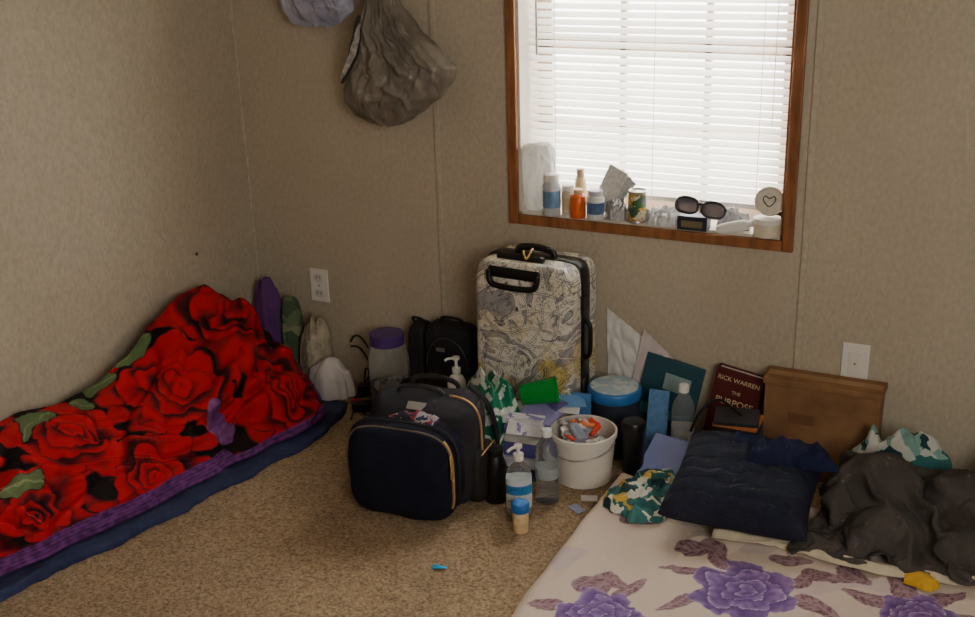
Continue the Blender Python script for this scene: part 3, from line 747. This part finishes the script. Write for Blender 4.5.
box('pages',(0,.006,.065),(.115,.009,.130),offw,g)
g=grp('stack_of_papers',(-.855,2.735,0),(0,0,-.10))
box('paper_block',(0,0,.018),(.10,.09,.034),offw,g,bevel=.001)
g=grp('blue_booklet',(-.918,2.845,.0),(math.radians(-14),0,math.radians(5)))
box('booklet_cover',(0,0,.105),(.06,.003,.205),M('booklet_blue',S(92,138,184),.5,var=.2,vscale=50),g,bevel=.001)
box('booklet_pages',(0,.004,.105),(.056,.005,.20),offw,g)
tube('dark_cord',[(-.80,2.80,.135),(-.78,2.82,.19),(-.74,2.84,.225),(-.70,2.83,.218),(-.66,2.80,.21)],.004,blackp,None)
for k,(x,y,rz,cl) in enumerate(((-1.005,2.555,.4,S(220,216,214)),(-1.015,2.49,-.5,S(150,160,190)))):
    box('paper_scrap',(x,y,.004),(.045,.028,.002),M('scrap_%d'%k,cl,.7,var=.1),rot=(0.03,0.03,rz))

kraft=rampmat('kraft','NOISE',14,[(.3,S(122,86,54)),(.7,S(150,110,72))],rough=.85)
g=grp('cardboard_box',(-.470,2.942,0))
box('box_body',(0,0,.140),(.306,.083,.280),kraft,g,bevel=.002)
box('box_lid',(0,-.002,.282),(.316,.092,.018),kraft,g,bevel=.002)
box('printed_panel',(-.05,-.0422,.18),(.07,.001,.03),M('kraft_print',S(112,78,48),.8),g)
box('tape_strip',(.0,-.001,.2916),(.305,.03,.0006),M('tape',S(160,124,78),.3),g)

# ---------------------------------------------------------------- right bed
CREAM=S(226,210,194); MAUVE=S(116,84,94); LM=S(172,144,150)
fl=[(-.496,2.215,.125),(-.765,2.00,.10),(-.125,2.27,.09),(-.55,1.75,.14),(.2,2.1,.13),(-.1,1.85,.13),(-.85,1.6,.12)]
leaves=[]
random.seed(12)
for (x,y,R) in fl:
    for k in range(6):
        a=k*pi/3+random.uniform(-.3,.3); leaves.append((x+math.cos(a)*R*1.3,y+math.sin(a)*R*1.2,random.uniform(.04,.07),random.uniform(.018,.030),a+random.uniform(-.5,.5)))
leaves+=[(-.65,2.36,.05,.03,.3),(-.60,2.37,.045,.02,-.6),(-.82,2.12,.055,.026,.8),(-.78,2.14,.05,.024,-.4),(-.82,2.43,.05,.02,.1),(-.33,2.35,.06,.025,.2),(-.28,2.38,.05,.022,-.5),(-.42,2.38,.05,.02,.4)]
def sheetcol(u,v):
    X=-.965+u*1.45; Y=1.1+v*1.58
    a1=noise.noise(Vector((X*16,Y*16,3))); a2=noise.noise(Vector((X*16,Y*16,13))); b1=noise.noise(Vector((X*45,Y*45,33))); b2=noise.noise(Vector((X*45,Y*45,43)))
    xw=X+.022*a1+.010*b1; yw=Y+.022*a2+.010*b2
    xl=X+.014*a1+.003*b1; yl=Y+.014*a2+.003*b2
    n2=noise.noise(Vector((X*70,Y*70,5)))
    for k,(a,b,R) in enumerate(fl):
        if abs(X-a)<R*1.2 and abs(Y-b)<R*1.2:
            c=rose(xw-a,yw-b,R*.9,k*2.1,S(160,132,184),S(74,46,108),S(226,214,226))
            if c: return mix(c,S(98,68,130),max(0,.25+1.0*n2))
    for (a,b,l,wd,an) in leaves:
        dx=xl-a; dy=yl-b
        if abs(dx)<.08 and abs(dy)<.08:
            p=dx*math.cos(an)+dy*math.sin(an); q=-dx*math.sin(an)+dy*math.cos(an)
            e=(p/l)**2+(q/(wd*(1-.5*p/l)))**2
            if e<1: return mix(MAUVE,LM,.9 if (abs(q)<.0025 or abs((p*60+abs(q)*60)%1-.5)<.12) else .3+n2)
    nb=noise.noise(Vector((X*7,Y*7,91)))
    base=mix(CREAM,S(208,188,178),.3+.8*noise.noise(Vector((X*3,Y*3,1))))
    if nb>.38: base=mix(base,S(196,180,190),.5)
    return base
def fsheet(u,v):
    X=-.965+u*1.45; Y=1.1+v*1.58
    d=min(X+.965,2.68-Y)
    z=.054+.016*(rfold(X*3.4+Y*1.2,Y*1.4,4)-.5)+.006*(ridge(X*9,Y*5,14)-.5)
    if d<.045: z*=math.sqrt(max(0,1-(1-d/.045)**2))
    X+=.012*noise.noise(Vector((Y*6,0,2)))*(1-u)
    return (X,Y,max(.004,z))
surf('floral_mattress',520,560,fsheet,attrmat('floral_sheet',.9,sheen=.0,bump=.25,bscale=250),col=sheetcol)

ribm=M('navy_corduroy',S(27,32,50),.8,var=.2,vscale=30,bump=.4,bscale=150,spec=.35)
def fpil(u,v):
    x=-1+2*v
    if u<.5: s=1; y=-1+4*u
    else: s=-1; y=1-4*(u-.5)
    e=max(0,(1-abs(x)**4)*(1-y**4))**.42
    rr=1-.09*(1-x*x)*(abs(y)**3) ; rc=1-.07*(1-y*y)*(abs(x)**3)
    z=s*e*(.068 if s>0 else .05)
    if s>0: z+=.010*abs(math.sin(y*12+.9*noise.noise(Vector((x*2,y*2,1)))))**.6*e+.012*(rfold(x*2.5,y*2.5,8)-.5)*e
    return (x*.180*rc,y*.170*rr,z)
surf('navy_pillow',260,110,fpil,ribm,closed=True,loc=PL,rot=PR)

heap('blue_shirt',(-.505,2.600,.214),(.24,.14),.05,knit,51,fold=.5,freq=13,lob=.35,power=2.2,zmin=.0,aniso=.6,cr=.006)
if need('grey_hoodie'): heap('grey_hoodie',(-.120,2.595,.064),(.60,.30),.19,greycl,61,fold=.5,freq=8,ang=-.7,lob=.14,power=3.2,nu=380,nv=160,hshape=lambda x,y:.74+.24*y-.22*x)
heap('patterned_fleece_blanket',(-.830,2.52,.050),(.16,.27),.045,fleece2,71,fold=.65,freq=17,lob=.26,power=3,aniso=.6,cr=.006)
heap('teal_fleece_blanket',(-.245,2.840,.0),(.30,.09),.225,fleece,75,fold=.3,freq=12,lob=.08,power=5,cr=.006)
heap('brown_throw',(.08,2.840,0),(.30,.10),.235,brownf,79,fold=.3,freq=9,lob=.08,power=4)
heap('yellow_cloth',(-.135,2.390,.064),(.08,.055),.020,M('yellow_cotton',S(204,160,40),.9),83,fold=.5,freq=18)
surf('cream_blanket',90,30,lambda u,v:(-.62+.75*u,2.385+.05*v+.015*math.sin(u*9)+.03*u,.068+.010*math.sin(pi*min(1,v*1.2))+.005*ridge(u*6,v*2,4)),M('cream_fleece',S(206,194,168),.9,bump=.3),solid=.003)

# ---------------------------------------------------------------- hanging bags
def filmmat(name,c1,c2,rough=.2,vs=11,tl=.3,bs=.8,clr=0):
    m,nt,b=newmat(name); b.inputs['Roughness'].default_value=rough
    L=nt.links.new; tc=nt.nodes.new('ShaderNodeTexCoord')
    mp=nt.nodes.new('ShaderNodeMapping'); mp.inputs['Scale'].default_value=(1.5,1.5,.7); L(tc.outputs['Object'],mp.inputs['Vector'])
    nz=nt.nodes.new('ShaderNodeTexNoise'); nz.inputs['Scale'].default_value=9; nz.inputs['Detail'].default_value=3; L(mp.outputs['Vector'],nz.inputs['Vector'])
    ma=nt.nodes.new('ShaderNodeVectorMath'); ma.operation='MULTIPLY_ADD'; L(nz.outputs['Color'],ma.inputs[0]); ma.inputs[1].default_value=(.08,.08,.08); L(mp.outputs['Vector'],ma.inputs[2])
    v=nt.nodes.new('ShaderNodeTexVoronoi'); v.feature='F1'; v.inputs['Scale'].default_value=vs; L(ma.outputs[0],v.inputs['Vector'])
    v2=nt.nodes.new('ShaderNodeTexVoronoi'); v2.feature='F1'; v2.inputs['Scale'].default_value=vs*2.4; L(ma.outputs[0],v2.inputs['Vector'])
    ad=nt.nodes.new('ShaderNodeMath'); ad.operation='MULTIPLY_ADD'; L(v2.outputs['Distance'],ad.inputs[0]); ad.inputs[1].default_value=.35; L(v.outputs['Distance'],ad.inputs[2])
    r=nt.nodes.new('ShaderNodeValToRGB'); r.color_ramp.elements[0].color=c1; r.color_ramp.elements[1].color=c2; r.color_ramp.elements[0].position=.35; r.color_ramp.elements[1].position=.65
    L(nz.outputs['Fac'],r.inputs['Fac']); L(r.outputs['Color'],b.inputs['Base Color'])
    bp=nt.nodes.new('ShaderNodeBump'); bp.inputs['Strength'].default_value=bs; bp.inputs['Distance'].default_value=.03; L(ad.outputs[0],bp.inputs['Height'])
    L(bp.outputs['Normal'],b.inputs['Normal'])
    t=nt.nodes.new('ShaderNodeBsdfTranslucent'); L(r.outputs['Color'],t.inputs['Color'])
    mx=nt.nodes.new('ShaderNodeMixShader'); mx.inputs[0].default_value=tl; L(b.outputs[0],mx.inputs[1]); L(t.outputs[0],mx.inputs[2]); out=mx.outputs[0]
    if clr>0:
        tr=nt.nodes.new('ShaderNodeBsdfTransparent'); tr.inputs['Color'].default_value=(.9,.88,.85,1)
        m3=nt.nodes.new('ShaderNodeMixShader'); m3.inputs[0].default_value=clr; L(out,m3.inputs[1]); L(tr.outputs[0],m3.inputs[2]); out=m3.outputs[0]
    L(out,nt.nodes['Material Output'].inputs['Surface'])
    return m
def hang(name,tab,yc,depth,mat,seed,parent,ztop,zbot,amp=.14,nf=1.0):
    TL=[(t[0],t[1]) for t in tab]; TR=[(t[0],t[2]) for t in tab]
    def f(u,v):
        z=ztop+(zbot-ztop)*v; a=2*pi*u
        l=interp(TL,z); r=interp(TR,z)
        cx=(l+r)/2; hw=(r-l)/2
        fade=.15+.85*max(0,1-v*1.3)
        f1=rfold(math.cos(a)*1.6*nf+v*.8,math.sin(a)*1.6*nf+v*1.2,seed,3.0,.3)
        f2=rfold(math.cos(a)*4.5*nf,math.sin(a)*4.5*nf+v*1.0,seed+2,3.5,.3)
        x=cx+hw*math.cos(a)
        cr=ridge(x*11,z*11+math.sin(a),seed+6,.9)-.5+.45*(ridge(x*26,z*22+math.sin(a)*2,seed+16,.9)-.5)
        side=abs(math.sin(a))
        kx=1+.04*(f2-.5)*fade
        dd=depth*min(1,hw/.10)**.7*math.sin(min(1,(1-v)*3.5)*pi/2)
        y=yc+dd*math.sin(a)*(1+(amp*1.5*(f1-.5)+amp*2.6*fade*(f2-.5)+.30*cr*min(1,v*2.2))*side)
        return (cx+hw*math.cos(a)*kx,min(y,D-.004),z+.012*noise.noise(Vector((math.cos(a)*3,math.sin(a)*3,seed)))*v)
    return surf(name,300,170,f,mat,parent,closed=True)
g=grp('hanging_plastic_bag')
tab=sorted([(1.46,-1.81,-1.785),(1.36,-1.83,-1.77),(1.27,-1.855,-1.745),(1.20,-1.885,-1.69),(1.14,-1.905,-1.62),(1.09,-1.925,-1.565),(1.065,-1.935,-1.57),(1.01,-1.955,-1.61),(.975,-1.955,-1.66),(.94,-1.925,-1.71),(.918,-1.88,-1.75),(.91,-1.84,-1.80)])
film=filmmat('grey_film',S(136,128,116),S(184,176,163),rough=.2,bs=.45,tl=.35,clr=.20,vs=9)
hang('bag_body',tab,2.925,.062,film,5,g,1.46,.91,.30,1.3)
superell('bag_contents',(.15,.05,.12),.7,.8,rampmat('contents_mix','VORONOI',22,[(0,S(90,86,84)),(.4,S(150,146,140)),(.75,S(60,58,60))],'CONSTANT'),g,(-1.81,2.935,1.01),nz=.012,nf=12)
TLb=[(t[0],t[1]) for t in tab]
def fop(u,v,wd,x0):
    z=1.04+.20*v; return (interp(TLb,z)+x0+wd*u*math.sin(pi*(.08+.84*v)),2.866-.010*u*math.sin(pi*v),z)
surf('opening_shade',14,24,lambda u,v:fop(u,v,.042,.016),M('painted_inner_shade',S(60,55,52),.5),g)  # dark sheet on the film, its colour painted as shade inside the bag mouth
surf('newspaper_inside',14,24,lambda u,v:(lambda p:(p[0],p[1]-.006,p[2]*.80+.225))(fop(u,v,.030,.022)),rampmat('newsprint','NOISE',60,[(.3,S(130,130,132)),(.6,S(206,204,198))],rough=.8),g)
tube('bag_handle',[(-1.80,2.94,1.44),(-1.79,2.97,1.52),(-1.795,2.985,1.55)],.006,film,g)
tube('wall_hook',[(-1.795,2.998,1.57),(-1.795,2.97,1.55),(-1.795,2.965,1.53),(-1.795,2.975,1.515)],.003,M('hook_metal',S(160,160,160),.3,metal=1,var=0),g)
g=grp('hanging_laundry_bag')
tab2=sorted([(1.62,-2.06,-2.03),(1.45,-2.12,-1.98),(1.33,-2.17,-1.93),(1.25,-2.165,-1.905),(1.215,-2.14,-1.95),(1.20,-2.08,-2.0)])
lf=filmmat('lavender_film',S(172,174,204),S(222,222,238),bs=.5,rough=.2)
hang('bag_body',tab2,2.93,.06,lf,25,g,1.62,1.20,.2,1.3)
tube('wall_hook',[(-2.045,2.998,1.66),(-2.045,2.965,1.64),(-2.045,2.94,1.61),(-2.045,2.95,1.59)],.003,M('hook_metal2',S(160,160,160),.3,metal=1,var=0),g)

# ---------------------------------------------------------------- sill items
SZ=iz0+.008
bagm=filmmat('frosted_film',S(226,226,224),S(246,246,244),.3,vs=22,tl=.35,bs=.7)
superell('white_plastic_bag',(.095,.052,.205),.30,.45,bagm,None,(-1.352,3.026,SZ+.103),nz=.010,nf=22,seed=3)
def smallbottle(name,x,y,r,h,body,cap,lab=None,capr=.6):
    g=grp(name,(x,y,SZ))
    lathe('bottle_body',[(r*.92,0),(r,.003),(r,h*.72),(r*.8,h*.8),(r*capr*.8,h*.84)],body,g,segs=28)
    lathe('bottle_cap',[(r*capr,h*.82),(r*capr,h*.98),(r*capr*.85,h),(0,h)],cap,g,segs=28)
    if lab: lathe('bottle_label',[(r*1.02,h*.2),(r*1.02,h*.6)],lab,g,segs=28)
wc=M('cap_white',S(226,224,218),.4,var=0)
smallbottle('lotion_tube_bottle',-1.300,2.996,.026,.125,M('cloudy',S(206,212,216),.3,trans=.2,var=.05),wc,M('lab_blue',S(110,150,186),.4,var=.2),.9)
smallbottle('small_pill_jar',-1.256,3.015,.018,.09,M('translucent_cream',S(206,196,176),.4,var=.1),wc,M('lab_cream',S(200,180,140),.4,var=.2),.95)
smallbottle('orange_syrup_bottle',-1.216,2.998,.023,.085,M('orange_liquid',S(232,120,44),.15,trans=.5,var=.1),M('orange_cap',S(226,190,150),.4),None,.6)
smallbottle('brown_vial',-1.226,3.040,.017,.135,M('vial_cream',S(206,186,150),.4,var=.15),M('vial_cap',S(190,170,140),.4),M('vial_lab',S(222,200,160),.4,var=.3),.7)
smallbottle('white_medicine_bottle',-1.164,3.003,.026,.085,M('med_white',S(220,222,224),.4),M('cap_blue',S(190,196,206),.4,var=0),M('lab_navy',S(80,110,150),.4,var=.4,vscale=80),.8)
g=grp('folded_leaflet',(-1.172,3.035,SZ),(0,math.radians(25),.0))
for k in range(3): box('leaflet_panel_%d'%(k+1),(.008*k,.004*k,.094-.004*k),(.06,.002,.13),M('leaf_%d'%k,S(206-20*k,206-16*k,200-10*k),.7,var=.2,vscale=80),g,rot=(0,.14*k,.05*k))
g=grp('food_can',(-1.040,3.010,SZ))
lathe('can_body',[(.025,0),(.027,.003),(.026,.006),(.026,.088),(.027,.092),(.024,.094),(.022,.090),(0,.09)],M('can_steel',S(170,168,160),.3,metal=.8,var=.05),g)
lathe('can_label',[(.0265,.008),(.0265,.085)],rampmat('can_print','VORONOI',60,[(0,S(60,100,60)),(.3,S(216,206,180)),(.6,S(70,80,100)),(.8,S(190,150,70))],'CONSTANT',rough=.4),g)
heap('crumpled_foil_wrap',(-1.102,3.022,SZ),(.08,.07),.050,filmmat('wrap_grey',S(150,150,150),S(206,206,206),vs=30),95,fold=.6,freq=26,power=3,cr=.01)
heap('plastic_wrapper',(-.955,3.018,SZ),(.13,.08),.045,filmmat('wrap_clear',S(190,192,196),S(228,230,232),vs=30),99,fold=.6,freq=26,power=3,cr=.01)
heap('cellophane_wrapper',(-.765,3.030,SZ),(.08,.05),.055,filmmat('wrap_clear2',S(166,170,178),S(222,224,228),vs=30),103,fold=.6,freq=26,power=3,cr=.01)
g=grp('dark_gift_box',(-.868,2.998,SZ))
box('box_base',(0,0,.020),(.085,.045,.040),M('box_navy',S(34,38,50),.5),g,bevel=.002)
box('box_pattern',(0,-.0232,.018),(.06,.001,.018),M('box_gold',S(120,108,80),.5),g)
g=grp('sunglasses',(-.850,2.992,SZ+.064),(math.radians(-25),math.radians(8),.1),1.2)
def rim(cx):
    return [(cx+.026*sg(math.cos(a),.8),0,.018*sg(math.sin(a),.8)) for a in [2*pi*k/20 for k in range(20)]]
for nm,cx in (('rim_left',-.031),('rim_right',.031)):
    tube(nm,rim(cx),.0034,blackp,g,closed=True,smooth_n=2)
    lathe('lens_'+nm[4:],[(.025,0),(.025,.001),(0,.0012)],M('lens_dark_'+nm,S(110,110,120),.05,trans=.7,ior=1.1,var=0),g,(cx,0,0),(pi/2,0,0),28,sy=.7)
tube('bridge',[(-.007,0,.006),(0,-.002,.009),(.007,0,.006)],.0028,blackp,g)
for s in (-1,1): tube('temple_%s'%('l' if s<0 else 'r'),[(s*.057,0,.008),(s*.058,.02,.006),(s*.05,.040,-.012)],.0025,blackp,g)
g=grp('white_cream_jar',(-.665,3.000,SZ))
lathe('jar_base',[(.033,0),(.036,.003),(.036,.038),(.033,.04)],M('cream_plastic',S(212,202,180),.4,var=.1),g)
lathe('jar_lid_top',[(.038,.038),(.038,.05),(.036,.052),(0,.052)],wc,g)
g=grp('round_tin_lid',(-.664,3.010,SZ+.094),(math.radians(80),0,.1))
lathe('tin_disc',[(.038,-.004),(.040,-.003),(.040,.003),(.036,.004),(.034,.002),(0,.002)],M('tin_cream',S(206,200,184),.4,var=.15,vscale=50),g)
tube('tin_heart_mark',[(0,-.014,.004),(-.016,.003,.004),(-.012,.014,.004),(0,.008,.004),(.012,.014,.004),(.016,.003,.004)],.0016,M('mark_green',S(80,92,74),.5),g,closed=True)
g=grp('toothpaste_tube',(-.755,2.990,SZ+.008),(0,math.radians(-14),.2))
superell('tube_body',(.09,.022,.032),.6,.8,wc,g,(0,0,.010),nu=32,nv=16)
lathe('tube_cap',[(.010,0),(.010,.018),(0,.018)],wc,g,(.040,0,.010),(0,pi/2,0),16)

# ---------------------------------------------------------------- light
wd=bpy.data.worlds.new('World'); bpy.context.scene.world=wd; wd.use_nodes=True
bg=wd.node_tree.nodes['Background']; bg.inputs['Color'].default_value=(1,.98,.94,1); bg.inputs['Strength'].default_value=25
def area(name,loc,target,size,e,col,sy=None):
    l=bpy.data.lights.new(name,'AREA'); l.energy=e; l.color=col; l.size=size
    if sy: l.shape='RECTANGLE'; l.size_y=sy
    o=bpy.data.objects.new(name,l); bpy.context.collection.objects.link(o); o.location=loc
    d=Vector(target)-Vector(loc); o.rotation_euler=d.to_track_quat('-Z','Y').to_euler(); return o
area('room_light',(.9,.1,1.55),(-2.2,2.2,.2),1.1,34,(1,.94,.855))

# ---------------------------------------------------------------- camera
cam=bpy.data.cameras.new('camera'); co=bpy.data.objects.new('camera',cam); bpy.context.collection.objects.link(co)
cam.sensor_width=36; cam.lens=1136/975*36; cam.clip_start=.02
R=Matrix(((.8956,-.1277,.4261),(.4440,.3162,-.8384),(-.0278,.9401,.3399)))
co.matrix_world=Matrix.Translation((0,0,H))@R.to_quaternion().to_matrix().to_4x4()
bpy.context.scene.camera=co
